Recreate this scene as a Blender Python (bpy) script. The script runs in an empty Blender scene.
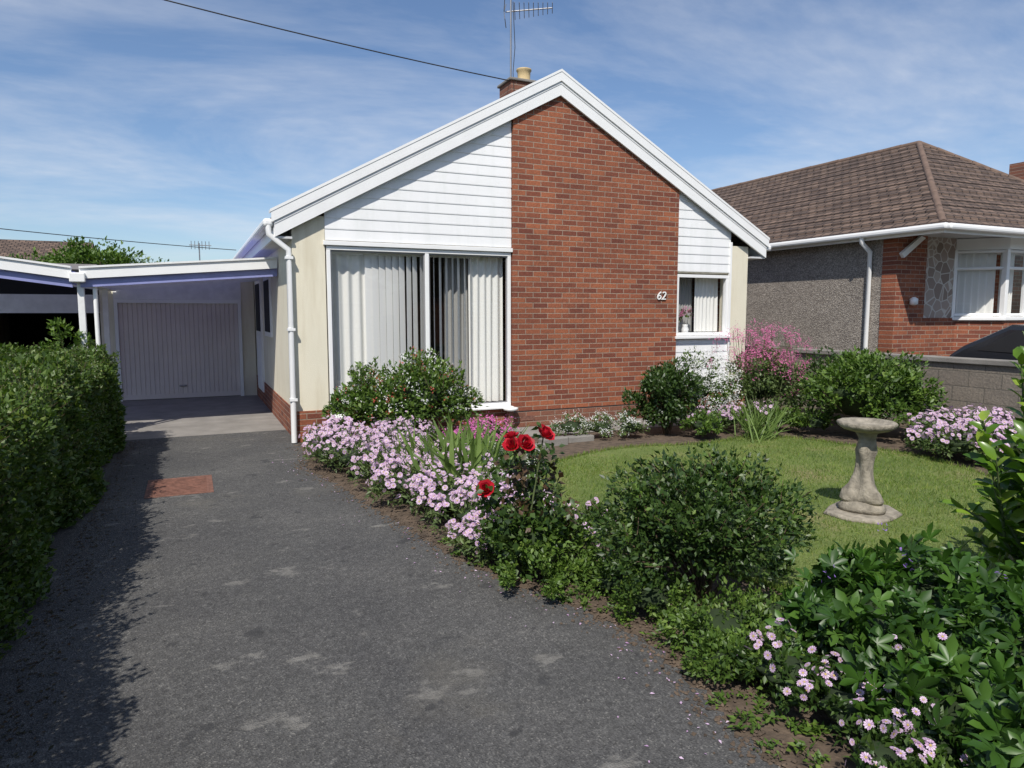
import bpy, math, random
import numpy as np
from mathutils import Vector, Matrix
rng=np.random.default_rng(7); random.seed(7)
scene=bpy.context.scene
scene.view_settings.view_transform='Standard'
scene.view_settings.look='None'; scene.view_settings.exposure=0

# ------------------------------------------------ materials
def newmat(name):
    m=bpy.data.materials.new(name); m.use_nodes=True
    nt=m.node_tree; b=nt.nodes['Principled BSDF']; return m,nt,b
def N(nt,t,**k):
    n=nt.nodes.new(t)
    for a,v in k.items(): setattr(n,a,v)
    return n
def ramp(nt,fac,stops):
    r=N(nt,'ShaderNodeValToRGB')
    el=r.color_ramp.elements
    el[0].position=stops[0][0]; el[0].color=(*stops[0][1],1)
    el[1].position=stops[-1][0]; el[1].color=(*stops[-1][1],1)
    for p,c in stops[1:-1]:
        e=el.new(p); e.color=(*c,1)
    nt.links.new(fac,r.inputs[0]); return r.outputs[0]
def noise(nt,vec,scale,detail=4,rough=.55):
    n=N(nt,'ShaderNodeTexNoise'); n.inputs['Scale'].default_value=scale
    n.inputs['Detail'].default_value=detail; n.inputs['Roughness'].default_value=rough
    nt.links.new(vec,n.inputs['Vector']); return n.outputs['Fac']
def mixc(nt,f,a,b,mode='MIX'):
    m=N(nt,'ShaderNodeMix',data_type='RGBA',blend_type=mode)
    for i,v in ((0,f),(6,a),(7,b)):
        if isinstance(v,(int,float)): m.inputs[i].default_value=v
        elif isinstance(v,tuple): m.inputs[i].default_value=(*v,1)
        else: nt.links.new(v,m.inputs[i])
    return m.outputs[2]
def bump(nt,b,h,strength,dist=.01):
    bn=N(nt,'ShaderNodeBump'); bn.inputs['Strength'].default_value=strength
    bn.inputs['Distance'].default_value=dist
    nt.links.new(h,bn.inputs['Height']); nt.links.new(bn.outputs[0],b.inputs['Normal'])
def mat(name,col,rough=.7,var=.15,scale=6,bmp=0,bscale=60,metal=0,big=None):
    m,nt,b=newmat(name); tc=N(nt,'ShaderNodeTexCoord').outputs['Object']
    n=noise(nt,tc,scale,6)
    lo=tuple(c*(1-var) for c in col); hi=tuple(min(1,c*(1+var)) for c in col)
    c=ramp(nt,n,[(.3,lo),(.7,hi)])
    nt.links.new(c,b.inputs['Base Color'])
    b.inputs['Roughness'].default_value=rough; b.inputs['Metallic'].default_value=metal
    if bmp: bump(nt,b,noise(nt,tc,bscale,4),bmp)
    return m
def axes(nt,ax,zs=1.0):
    tc=N(nt,'ShaderNodeTexCoord'); s=N(nt,'ShaderNodeSeparateXYZ'); nt.links.new(tc.outputs['Object'],s.inputs[0])
    c=N(nt,'ShaderNodeCombineXYZ'); nt.links.new(s.outputs['X' if ax=='x' else 'Y'],c.inputs[0])
    if zs==1: nt.links.new(s.outputs['Z'],c.inputs[1])
    else:
        mm=N(nt,'ShaderNodeMath',operation='MULTIPLY'); mm.inputs[1].default_value=zs
        nt.links.new(s.outputs['Z'],mm.inputs[0]); nt.links.new(mm.outputs[0],c.inputs[1])
    return c.outputs[0],tc.outputs['Object']
def brick(name,ax,c1,c2,mort,w=.215,h=.068,ms=.006,zs=1.0,bs=.6,rough=.85,stain=.6):
    m,nt,b=newmat(name); v,o=axes(nt,ax,zs)
    br=N(nt,'ShaderNodeTexBrick'); br.inputs['Scale'].default_value=1
    br.inputs['Brick Width'].default_value=w; br.inputs['Row Height'].default_value=h
    br.inputs['Mortar Size'].default_value=ms; br.inputs['Mortar Smooth'].default_value=.3
    br.inputs['Color1'].default_value=(*c1,1); br.inputs['Color2'].default_value=(*c2,1)
    br.inputs['Mortar'].default_value=(*mort,1)
    nt.links.new(v,br.inputs['Vector'])
    n=noise(nt,o,1.3,5); n2=noise(nt,o,45,4)
    c=mixc(nt,.55,br.outputs['Color'],ramp(nt,n2,[(.3,(.55,.55,.55)),(.7,(1.25,1.2,1.15))]),'MULTIPLY')
    c=mixc(nt,stain,c,ramp(nt,n,[(.3,(.68,.68,.72)),(.7,(1.15,1.12,1.1))]),'MULTIPLY')
    nt.links.new(c,b.inputs['Base Color']); b.inputs['Roughness'].default_value=rough
    inv=N(nt,'ShaderNodeMath',operation='MULTIPLY_ADD'); nt.links.new(br.outputs['Fac'],inv.inputs[0]); inv.inputs[1].default_value=-1
    nt.links.new(n2,inv.inputs[2]); bump(nt,b,inv.outputs[0],bs,.006)
    return m
R1=(.34,.112,.052);R2=(.17,.050,.030);MO=(.33,.25,.19)
M_brx=brick('red_brick_x','x',R1,R2,MO); M_bry=brick('red_brick_y','y',R1,R2,MO)
M_plx=brick('plinth_brick_x','x',(.25,.10,.06),(.17,.075,.05),(.3,.23,.18))
M_ply=brick('plinth_brick_y','y',(.25,.10,.06),(.17,.075,.05),(.3,.23,.18))
T1=(.20,.14,.105);T2=(.10,.07,.055);TM=(.018,.012,.01)
M_tx=brick('roof_tile_x','x',T1,T2,TM,w=.19,h=.12,ms=.014,zs=1.8,bs=1.0)
M_ty=brick('roof_tile_y','y',T1,T2,TM,w=.19,h=.12,ms=.014,zs=1.8,bs=1.0)
def stained(name,col,st,rough,axis_scale=(9,9,1.1),lo=.48,hi=.75,bmp=.3,bscale=150):
    m,nt,b=newmat(name); o=N(nt,'ShaderNodeTexCoord').outputs['Object']
    mp=N(nt,'ShaderNodeMapping'); mp.inputs['Scale'].default_value=axis_scale; nt.links.new(o,mp.inputs[0])
    f=ramp(nt,noise(nt,mp.outputs[0],1.0,6,.6),[(lo,(0,0,0)),(hi,(1,1,1))])
    c=mixc(nt,f,col,st); c=mixc(nt,.4,c,ramp(nt,noise(nt,o,2.2,5),[(.3,(.88,.88,.88)),(.7,(1.06,1.06,1.06))]),'MULTIPLY')
    nt.links.new(c,b.inputs['Base Color']); b.inputs['Roughness'].default_value=rough
    bump(nt,b,noise(nt,o,bscale,4),bmp,.004); return m
M_render=stained('cream_render',(.74,.69,.55),(.65,.59,.45),.9,bmp=.6)
M_white=mat('white_upvc',(.82,.82,.81),.35,.03,4)
M_board=stained('white_board',(.84,.84,.84),(.77,.78,.77),.4,bmp=.05,bscale=20)
M_trim=mat('white_trim_weathered',(.76,.76,.75),.5,.08,9)
M_cream=mat('cream_metal_door',(.66,.59,.55),.5,.05,3)
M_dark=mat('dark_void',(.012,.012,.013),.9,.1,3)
M_inner=mat('room_wall',(.16,.14,.12),.9,.1,2)
M_conc=mat('concrete',(.225,.21,.19),.95,.2,3,.4,90)
M_stone=mat('weathered_stone',(.27,.24,.19),.95,.4,16,.8,60)
M_metal=mat('aerial_metal',(.3,.3,.31),.45,.1,4,metal=.8)
M_pot=mat('chimney_pot_clay',(.5,.38,.2),.8,.12,12)
M_black=mat('black_rubber',(.02,.02,.022),.6,.1,5)
M_bark=mat('stem_bark',(.11,.075,.045),.9,.3,30)
M_gstem=mat('green_stem',(.09,.12,.04),.7,.3,30)
M_rust=mat('rusty_cover',(.18,.085,.06),.85,.35,25,.6,80)
M_carpaint=mat('dark_car_paint',(.02,.022,.028),.2,.05,3)
M_soffit=mat('soffit_paint',(.6,.6,.6),.6,.05,3)
def glassmat(name='window_glass',tint=.97):
    m,nt,b=newmat(name); nt.nodes.remove(b); out=nt.nodes['Material Output']
    t=N(nt,'ShaderNodeBsdfTransparent'); t.inputs[0].default_value=(tint,tint,tint,1)
    g=N(nt,'ShaderNodeBsdfGlossy'); g.inputs['Roughness'].default_value=.01
    f=N(nt,'ShaderNodeLayerWeight'); f.inputs[0].default_value=.5
    p=N(nt,'ShaderNodeMath',operation='POWER'); p.inputs[1].default_value=5; nt.links.new(f.outputs['Facing'],p.inputs[0])
    a=N(nt,'ShaderNodeMath',operation='MULTIPLY_ADD'); nt.links.new(p.outputs[0],a.inputs[0]); a.inputs[1].default_value=.8; a.inputs[2].default_value=.05
    mx=N(nt,'ShaderNodeMixShader'); nt.links.new(a.outputs[0],mx.inputs[0]); nt.links.new(t.outputs[0],mx.inputs[1]); nt.links.new(g.outputs[0],mx.inputs[2])
    nt.links.new(mx.outputs[0],out.inputs[0]); return m
M_glass=glassmat()
def translucent(name,col,tcol,fac=.5,rough=.4):
    m,nt,b=newmat(name); out=nt.nodes['Material Output']
    b.inputs['Base Color'].default_value=(*col,1); b.inputs['Roughness'].default_value=rough
    t=N(nt,'ShaderNodeBsdfTranslucent'); t.inputs[0].default_value=(*tcol,1)
    mx=N(nt,'ShaderNodeMixShader'); mx.inputs[0].default_value=fac
    nt.links.new(b.outputs[0],mx.inputs[1]); nt.links.new(t.outputs[0],mx.inputs[2]); nt.links.new(mx.outputs[0],out.inputs[0])
    return m
M_curtain=translucent('curtain_cloth',(.86,.86,.82),(.7,.7,.65),.12,.9)
M_slat=translucent('blind_slat',(.86,.86,.84),(.7,.7,.66),.12,.8)
M_pvc=translucent('blue_pvc_sheet',(.22,.24,.55),(.17,.18,.42),.3)
M_bluebeam=mat('blue_painted_beam',(.25,.27,.52),.6,.1,5)
def leafmat(name,c1,c2,c3=None,rough=.5,tr=.25):
    m,nt,b=newmat(name); out=nt.nodes['Material Output']
    g=N(nt,'ShaderNodeNewGeometry')
    st=[(0,c1),(1,c2)] if c3 is None else [(0,c1),(.7,c2),(1,c3)]
    c=ramp(nt,g.outputs['Random Per Island'],st)
    o=N(nt,'ShaderNodeTexCoord').outputs['Object']
    c=mixc(nt,.7,c,ramp(nt,noise(nt,o,5,3),[(.3,(.6,.62,.6)),(.7,(1.25,1.2,1.1))]),'MULTIPLY')
    nt.links.new(c,b.inputs['Base Color']); b.inputs['Roughness'].default_value=rough
    t=N(nt,'ShaderNodeBsdfTranslucent'); nt.links.new(mixc(nt,1.0,c,(1.3,1.5,.6),'MULTIPLY'),t.inputs[0])
    mx=N(nt,'ShaderNodeMixShader'); mx.inputs[0].default_value=tr
    nt.links.new(b.outputs[0],mx.inputs[1]); nt.links.new(t.outputs[0],mx.inputs[2]); nt.links.new(mx.outputs[0],out.inputs[0])
    return m
L_hedge=leafmat('hedge_leaf',(.035,.07,.010),(.085,.15,.022),(.15,.20,.04))
L_dark=leafmat('dark_leaf',(.022,.05,.010),(.05,.10,.020),(.085,.14,.03),.45)
L_mid=leafmat('mid_leaf',(.05,.10,.015),(.10,.18,.028),(.16,.24,.045))
L_grey=leafmat('greygreen_leaf',(.08,.13,.045),(.14,.20,.06))
L_laurel=leafmat('laurel_leaf',(.05,.12,.012),(.15,.27,.025),(.27,.37,.05),.28)
L_palm=leafmat('palmate_leaf',(.025,.065,.010),(.05,.125,.016),(.08,.165,.025),.42)  # dark green leaf, deepened to stand for shade in the foreground
L_iris=leafmat('iris_leaf',(.1,.17,.04),(.2,.29,.08))
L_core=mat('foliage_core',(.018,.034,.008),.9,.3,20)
L_red=leafmat('bronze_leaf',(.05,.05,.02),(.10,.05,.025))
def petal(name,c1,c2,c3=None):
    m,nt,b=newmat(name); out=nt.nodes['Material Output']
    g=N(nt,'ShaderNodeNewGeometry'); c=ramp(nt,g.outputs['Random Per Island'],[(0,c1),(1,c2)])
    nt.links.new(c,b.inputs['Base Color']); b.inputs['Roughness'].default_value=.6
    t=N(nt,'ShaderNodeBsdfTranslucent'); nt.links.new(c,t.inputs[0])
    mx=N(nt,'ShaderNodeMixShader'); mx.inputs[0].default_value=.25
    nt.links.new(b.outputs[0],mx.inputs[1]); nt.links.new(t.outputs[0],mx.inputs[2]); nt.links.new(mx.outputs[0],out.inputs[0]); return m
P_pink=petal('lilac_petal',(.54,.32,.54),(.78,.62,.76)); P_yel=petal('flower_eye',(.50,.36,.08),(.6,.45,.14))
P_red=petal('rose_petal',(.36,.003,.012),(.58,.010,.03)); P_white=petal('white_petal',(.7,.7,.66),(.82,.82,.8))
P_mag=petal('valerian_petal',(.46,.08,.24),(.70,.24,.42)); P_hot=petal('hotpink_petal',(.62,.1,.38),(.75,.25,.55))
P_purple=petal('purple_petal',(.22,.12,.45),(.35,.2,.6)); P_coral=petal('coral_petal',(.5,.06,.04),(.6,.15,.1))

# ------------------------------------------------ geometry helpers
def empty(name,loc=(0,0,0)):
    e=bpy.data.objects.new(name,None); scene.collection.objects.link(e); e.location=loc
    e.empty_display_size=.1; return e
def obj(name,me,mats,parent=None):
    o=bpy.data.objects.new(name,me); scene.collection.objects.link(o)
    for m in (mats if isinstance(mats,(list,tuple)) else [mats]): me.materials.append(m)
    if parent: o.parent=parent
    return o
def pyd(name,v,f,m,parent=None,mi=None,smooth=False):
    me=bpy.data.meshes.new(name); me.from_pydata([tuple(a) for a in v],[],f); me.update()
    o=obj(name,me,m,parent)
    if mi: me.polygons.foreach_set('material_index',mi)
    if smooth: me.polygons.foreach_set('use_smooth',[True]*len(f))
    return o
def bev(o,w,s=2):
    md=o.modifiers.new('b','BEVEL'); md.width=w; md.segments=s; md.limit_method='ANGLE'; return o
def box(name,x0,x1,y0,y1,z0,z1,m,parent=None,b=0):
    v=[(x,y,z) for z in (z0,z1) for y in (y0,y1) for x in (x0,x1)]
    f=[(0,2,3,1),(4,5,7,6),(0,1,5,4),(2,6,7,3),(0,4,6,2),(1,3,7,5)]
    o=pyd(name,v,f,m,parent)
    if b: bev(o,b)
    return o
def prism(name,poly,a0,a1,m,parent=None,axis='y',b=0):
    n=len(poly)
    def P(p,a):
        return (p[0],a,p[1]) if axis=='y' else ((a,p[0],p[1]) if axis=='x' else (p[0],p[1],a))
    v=[P(p,a0) for p in poly]+[P(p,a1) for p in poly]
    f=[tuple(range(n)),tuple(range(2*n-1,n-1,-1))]+[(i,i+n,(i+1)%n+n,(i+1)%n) for i in range(n)]
    o=pyd(name,v,f,m,parent)
    import bmesh
    bm=bmesh.new(); bm.from_mesh(o.data); bmesh.ops.recalc_face_normals(bm,faces=bm.faces); bm.to_mesh(o.data); bm.free()
    if b: bev(o,b)
    return o
def tube(name,pts,r,m,parent=None,res=3):
    cu=bpy.data.curves.new(name,'CURVE'); cu.dimensions='3D'; cu.bevel_depth=r; cu.bevel_resolution=res
    sp=cu.splines.new('POLY'); sp.points.add(len(pts)-1)
    for i,p in enumerate(pts): sp.points[i].co=(*p,1)
    cu.use_fill_caps=True; cu.materials.append(m)
    o=bpy.data.objects.new(name,cu); scene.collection.objects.link(o)
    if parent: o.parent=parent
    return o
def lathe(name,prof,c,m,parent=None,seg=40,mod=None):
    v=[];f=[]
    for j,(r,z) in enumerate(prof):
        for i in range(seg):
            a=2*math.pi*i/seg; rr=r*(1+(mod(a,z) if mod else 0))
            v.append((c[0]+rr*math.cos(a),c[1]+rr*math.sin(a),c[2]+z))
    for j in range(len(prof)-1):
        for i in range(seg):
            k=(i+1)%seg; f.append((j*seg+i,j*seg+k,(j+1)*seg+k,(j+1)*seg+i))
    f.append(tuple(range(seg))[::-1]); f.append(tuple((len(prof)-1)*seg+i for i in range(seg)))
    return pyd(name,v,f,m,parent,smooth=True)
class MB:
    def __init__(s): s.V=[];s.n=0;s.F=[];s.M=[]
    def add(s,v,f,mi):
        v=np.asarray(v,float).reshape(-1,3); f=np.asarray(f,int)
        s.V.append(v); s.F.append(f+s.n); s.M.append(np.full(len(f),mi)); s.n+=len(v)
    def inst(s,tv,tf,P,Fr,S,mi):
        P=np.asarray(P); n=len(P)
        if n==0: return
        tv=np.asarray(tv,float); k=len(tv); S=np.broadcast_to(np.asarray(S,float),(n,))
        v=P[:,None,:]+S[:,None,None]*np.einsum('nij,kj->nki',Fr,tv)
        f=(np.asarray(tf)[None]+(np.arange(n)*k)[:,None,None]).reshape(-1,len(tf[0]))
        s.add(v.reshape(-1,3),f,mi)
    def tube(s,p0,p1,r0,r1,mi,seg=5):
        p0=np.array(p0,float);p1=np.array(p1,float);d=p1-p0;L=np.linalg.norm(d)
        if L<1e-5: return
        d/=L;a=np.cross(d,[.3,.5,.81]);a/=np.linalg.norm(a);b=np.cross(d,a)
        t=np.arange(seg)*2*math.pi/seg
        c=np.cos(t)[:,None]*a+np.sin(t)[:,None]*b
        v=np.vstack([p0+c*r0,p1+c*r1]); f=[(i,(i+1)%seg,(i+1)%seg+seg,i+seg) for i in range(seg)]
        s.add(v,f,mi)
    def build(s,name,mats,parent=None):
        me=bpy.data.meshes.new(name); V=np.vstack(s.V)
        me.vertices.add(len(V)); me.vertices.foreach_set('co',V.ravel())
        tot=np.concatenate([np.full(len(f),f.shape[1]) for f in s.F]); idx=np.concatenate([f.ravel() for f in s.F])
        me.loops.add(len(idx)); me.loops.foreach_set('vertex_index',idx.astype(np.int32))
        me.polygons.add(len(tot)); st=np.concatenate([[0],np.cumsum(tot)[:-1]])
        me.polygons.foreach_set('loop_start',st.astype(np.int32)); me.polygons.foreach_set('loop_total',tot.astype(np.int32))
        me.polygons.foreach_set('material_index',np.concatenate(s.M).astype(np.int32))
        me.update(calc_edges=True); return obj(name,me,mats,parent)
def nrm(a): return a/(np.linalg.norm(a,axis=-1,keepdims=True)+1e-9)
def frames(y,z):
    y=nrm(y); z=nrm(z-(z*y).sum(-1,keepdims=True)*y); x=np.cross(y,z)
    return np.stack([x,y,z],axis=-1)
def rnd(n): return rng.normal(size=(n,3))
LEAF=([(0,0,0),(.26,.4,.06),(0,.45,-.02),(-.26,.4,.06),(0,1,-.08)],[(0,1,2),(0,2,3),(1,4,2),(2,4,3)])
BLEAF=([(0,0,0),(.13,.12,.03),(.23,.4,.07),(.17,.75,.03),(0,1,-.14),(-.17,.75,.03),(-.23,.4,.07),(-.13,.12,.03),(0,.12,0),(0,.4,.01),(0,.75,-.04)],
 [(0,1,8,8),(1,2,9,8),(2,3,10,9),(3,4,10,10),(0,8,7,7),(8,9,6,7),(9,10,5,6),(10,4,5,5)])
BL_T=[]
for q in BLEAF[1]:
    u=[]; [u.append(i) for i in q if i not in u]
    if len(u)==3: BL_T.append(tuple(u))
    else: BL_T+= [(u[0],u[1],u[2]),(u[0],u[2],u[3])]
BLEAF=(BLEAF[0],BL_T)
def palmate():
    v=[(0,0,0)];f=[]
    for a,l in ((-100,.55),(-50,.85),(0,1),(50,.85),(100,.55)):
        a=math.radians(a); d=np.array([math.sin(a),math.cos(a)]);p=np.array([d[1],-d[0]]);n=len(v)
        for s,t,z in ((.15,.35,.05),(.19,.7,.02),(0,1,-.12),(-.19,.7,.02),(-.15,.35,.05),(0,.55,-.02)):
            q=d*t*l+p*s*l; v.append((q[0],q[1],z))
        f+=[(0,n,n+5),(n,n+1,n+5),(n+1,n+2,n+5),(n+2,n+3,n+5),(n+3,n+4,n+5),(n+4,0,n+5)]
    return v,f
PALM=palmate()
def daisy(np_=11):
    v=[];f=[]
    for i in range(np_):
        a=2*math.pi*i/np_; d=(math.cos(a),math.sin(a));p=(-d[1],d[0]);n=len(v)
        for r,s,z in ((.12,0,0),(.75,.2,.12),(1,0,.06),(.75,-.2,.12)): v.append((d[0]*r+p[0]*s,d[1]*r+p[1]*s,z))
        f+=[(n,n+1,n+2,n+3)]
    return v,f
DAISY=daisy()
EYE=([(.24*math.cos(i*math.pi/3),.24*math.sin(i*math.pi/3),.07) for i in range(6)]+[(0,0,.14)],[(i,(i+1)%6,6) for i in range(6)])
def rose():
    v=[];f=[]
    for ring,(R,n,h,ti) in enumerate(((.12,3,1.0,.05),(.3,5,.95,.15),(.5,6,.8,.3),(.72,7,.6,.5))):
        for i in range(n):
            a=2*math.pi*(i+.37*ring)/n; k=len(v); w=1.35*math.pi/n
            for t,rr,zz in ((0,.15,0),(.5,R,.45*h),(1,R*(1+ti),h)):
                for s in (-1,0,1):
                    aa=a+s*w*(.5+.5*t); r2=rr*(1.0 if s==0 else .93)
                    v.append((r2*math.cos(aa),r2*math.sin(aa),zz-(.1*abs(s) if t==1 else 0)))
            for j in range(2):
                for s in range(2): f.append((k+j*3+s,k+j*3+s+1,k+j*3+s+4,k+j*3+s+3))
    return v,f
ROSE=rose()
BLADE=([(-.5,0,0),(.5,0,0),(.35,.5,.06),(-.35,.5,.06),(0,1,.25)],[(0,1,2),(0,2,3),(3,2,4)])
def ico(mb,c,r,mi,seed=0,amp=.15,sub=3):
    import bmesh
    bm=bmesh.new(); bmesh.ops.create_icosphere(bm,subdivisions=sub,radius=1)
    v=np.array([x.co[:] for x in bm.verts]); f=np.array([[a.index for a in p.verts] for p in bm.faces]); bm.free()
    d=1+amp*(np.sin(v[:,0]*5+seed)*np.sin(v[:,1]*6+seed*2)+np.sin(v[:,2]*7+seed*3+v[:,0]*3)*.7)
    v=v*d[:,None]*np.array(r)+np.array(c); v[:,2]=np.maximum(v[:,2],.0); mb.add(v,f,mi)
def mound(mb,c,r,h,nleaf,leaf,mi,ncl=30,crs=.3,tmpl=LEAF,core=None,stem=None,flowers=(),zlo=-.55,cz=.55,bias=.3,wid=1.0,stemr=.006,cs=.5):
    c=np.array([c[0],c[1],c[2] if len(c)>2 else 0.0]); R=np.array([r[0],r[1],h*(1-cz)]); C=c+np.array([0,0,h*cz])
    d=nrm(rnd(ncl*4)); d=d[d[:,2]>zlo][:ncl]; ncl=len(d)
    rf=rng.uniform(.5,.95,ncl)[:,None]; cc=C+d*rf*R
    cr=crs*R.mean()*rng.uniform(.6,1.35,ncl)
    k=rng.integers(0,ncl,nleaf); o=nrm(rnd(nleaf)); rad=rng.uniform(.3,1,nleaf)**.6
    P=cc[k]+o*(cr[k]*rad)[:,None]; P[:,2]=np.maximum(P[:,2],.01)
    out=nrm((P-C)/R)
    y=out*.7+rnd(nleaf)*.55+np.array([0,0,bias]); z=out*.5+np.array([0,0,.6])+rnd(nleaf)*.45
    S=leaf*rng.uniform(.6,1.25,nleaf)
    tv=np.array(tmpl[0])*np.array([wid,1,1])
    mb.inst(tv,tmpl[1],P,frames(y,z),S,mi)
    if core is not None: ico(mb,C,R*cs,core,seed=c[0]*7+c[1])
    if stem is not None:
        for q in cc[:min(ncl,40)]:
            b=c+np.array([rng.normal()*.05*R[0],rng.normal()*.05*R[1],0]); m=(b+q)/2+rnd(1)[0]*.05*R.mean()+np.array([0,0,.1*h])
            mb.tube(b,m,stemr,stemr*.75,stem); mb.tube(m,q,stemr*.75,stemr*.4,stem)
    for cnt,size,kind,mis,up in flowers:
        k=rng.integers(0,ncl,cnt); o=nrm(rnd(cnt)+np.array([-.25,-.55,1.0])); 
        P=cc[k]+o*(cr[k]*rng.uniform(.9,1.1,cnt))[:,None]+np.array([0,0,up])*rng.uniform(.5,1.2,cnt)[:,None]
        keep=(((P-C)/R)**2).sum(1)>.55; P=P[keep];o=o[keep]
        flower(mb,P,o,size,kind,mis)
def flower(mb,P,o,size,kind,mis):
    n=len(P); 
    if n==0: return
    zz=nrm(o+rnd(n)*.3+np.array([0,-.2,.3])); Fr=frames(np.cross(zz,rnd(n)),zz); S=size*rng.uniform(.7,1.15,n)
    if kind=='daisy': mb.inst(DAISY[0],DAISY[1],P,Fr,S,mis[0]); mb.inst(EYE[0],EYE[1],P,Fr,S,mis[1])
    elif kind=='rose': mb.inst(ROSE[0],ROSE[1],P,Fr,S,mis[0])
    elif kind=='cluster':
        for i in range(7):
            mb.inst(DAISY[0][:20],DAISY[1][:5],P+rnd(n)*size*.8,frames(np.cross(zz,rnd(n)),nrm(zz+rnd(n)*.6)),S*.5,mis[0])
def inpoly(P,poly):
    x,y=P[:,0],P[:,1]; ins=np.zeros(len(P),bool); n=len(poly)
    for i in range(n):
        x1,y1=poly[i]; x2,y2=poly[(i+1)%n]
        c=((y1>y)!=(y2>y))&(x<(x2-x1)*(y-y1)/(y2-y1+1e-12)+x1); ins^=c
    return ins
def sheet(name,poly,z,m,parent=None): return pyd(name,[(p[0],p[1],z) for p in poly],[tuple(range(len(poly)))],m,parent)
def smoothpoly(poly,it=2):
    for _ in range(it):
        q=[]
        for i in range(len(poly)):
            a=np.array(poly[i]);b=np.array(poly[(i+1)%len(poly)]); q+=[tuple(a*.75+b*.25),tuple(a*.25+b*.75)]
        poly=q
    return poly

# ------------------------------------------------ ground
M_ground=mat('ground_grass',(.06,.08,.028),.95,.35,.8,.5,30)
sheet('ground',[(-400,-400),(400,-400),(400,400),(-400,400)],0,M_ground)
M_soil=mat('soil',(.10,.072,.05),.95,.45,12,1.0,45)
sheet('flower_bed_soil',[(.6,-.2),(8.8,-.2),(8.8,8.35),(.6,8.35)],.004,M_soil)
m,nt,b=newmat('tarmac'); o=N(nt,'ShaderNodeTexCoord').outputs['Object']
vo=N(nt,'ShaderNodeTexVoronoi'); vo.inputs['Scale'].default_value=150; nt.links.new(o,vo.inputs['Vector'])
base=ramp(nt,noise(nt,o,1.1,6,.6),[(.3,(.066,.065,.065)),(.55,(.088,.086,.083)),(.75,(.115,.111,.105))])
sp=ramp(nt,vo.outputs['Color'],[(.0,(.5,.5,.5)),(.6,(1,1,1)),(.8,(1.3,1.3,1.27)),(1,(2.5,2.45,2.3))])
c=mixc(nt,1,base,sp,'MULTIPLY')
def patch(c,loc,sc,lo,hi,scale,col,f):
    mp=N(nt,'ShaderNodeMapping'); mp.inputs['Scale'].default_value=sc; mp.inputs['Location'].default_value=loc; nt.links.new(o,mp.inputs[0])
    pm=ramp(nt,noise(nt,mp.outputs[0],scale,6,.62),[(lo,(0,0,0)),(hi,(1,1,1))])
    return mixc(nt,pm,c,mixc(nt,f,c,col))
c=patch(c,(3.1,1.7,0),(1.5,2.6,1),.61,.66,1.5,(.22,.21,.19),.6)
c=patch(c,(7.1,4.7,0),(1,1,1),.60,.75,.9,(.13,.12,.10),.6)
c=patch(c,(1.1,9.7,0),(1,1,1),.62,.66,5,(.035,.035,.036),.7)
fine=ramp(nt,noise(nt,o,28,3,.7),[(.3,(.75,.75,.75)),(.7,(1.2,1.2,1.2))]); c=mixc(nt,1,c,fine,'MULTIPLY')
nt.links.new(c,b.inputs['Base Color']); b.inputs['Roughness'].default_value=.9
bump(nt,b,vo.outputs['Distance'],.8,.005); M_tar=m
edge=[(1.10,8.3),(1.02,7.3),(.98,6.8),(1.12,6.0),(1.22,5.2),(1.34,4.5),(1.42,3.9),(1.56,3.4),(1.76,2.9),(1.84,2.5),(1.76,2.0),(1.70,1.6),(1.80,1.0),(1.9,.3),(2.0,-1.2)]
ed=[]
for (x0,y0),(x1,y1) in zip(edge,edge[1:]):
    for k in range(12):
        t=k/12; ed.append((x0+(x1-x0)*t+.02*math.sin(37*(y0+(y1-y0)*t))+rng.normal()*.014,y0+(y1-y0)*t))
ed.append(edge[-1])
sheet('driveway',[(-1.0,-1.2),(-1.0,9.3),(1.10,9.3)]+ed,.008,M_tar)
sheet('garage_apron',[(-1.15,9.304),(1.10,9.304),(1.10,13.6),(-1.15,13.6)],.007,M_conc)
sheet('neighbour_driveway',[(-5,-1.2),(-2.1,-1.2),(-2.1,9.2),(-1.17,9.2),(-1.17,14),(-5,14)],.006,M_tar)
sheet('pavement',[(-60,-3.2),(60,-3.2),(60,-1.3),(-60,-1.3)],.012,M_conc)
box('kerb',-60,60,-3.35,-3.2,-.05,.016,M_conc)
sheet('road',[(-80,-10),(80,-10),(80,-3.35),(-80,-3.35)],.006,mat('road_asphalt',(.05,.05,.052),.9,.2,3,.5,90))
dc=empty('drain_cover')
prism('frame',[(-.40,6.26),(.12,6.26),(.12,6.94),(-.40,6.94)],0,.012,M_rust,dc,axis='z')
prism('lid',[(-.37,6.29),(.09,6.29),(.09,6.91),(-.37,6.91)],0,.0145,M_rust,dc,axis='z')
for i in range(12): box('rib',-.35,.07,6.31+i*.049,6.325+i*.049,.0,.0185,M_rust,dc)
mb=MB(); n=2600; k=rng.integers(0,len(ed)-20,n); E=np.array(ed)[k]; P=np.column_stack([E[:,0]+rng.normal(0,.07,n)+.02,E[:,1]+rng.normal(0,.05,n),np.full(n,.011)])
mb.inst([(-.5,-.4,0),(.5,-.5,0),(.4,.5,0),(-.4,.4,0),(0,0,.55)],[(0,1,4),(1,2,4),(2,3,4),(3,0,4)],P,frames(rnd(n)*np.array([1,1,.1]),np.array([0,0,1.0])+rnd(n)*.2),rng.uniform(.004,.018,n),0)
n=1400; P=np.column_stack([-.74+np.abs(rng.normal(0,.12,n)),rng.uniform(.4,9.2,n),np.full(n,.012)])
mb.inst(LEAF[0],LEAF[1],P,frames(rnd(n)*np.array([1,1,.05]),np.array([0,0,1.0])+rnd(n)*.2),rng.uniform(.012,.03,n),1)
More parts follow.
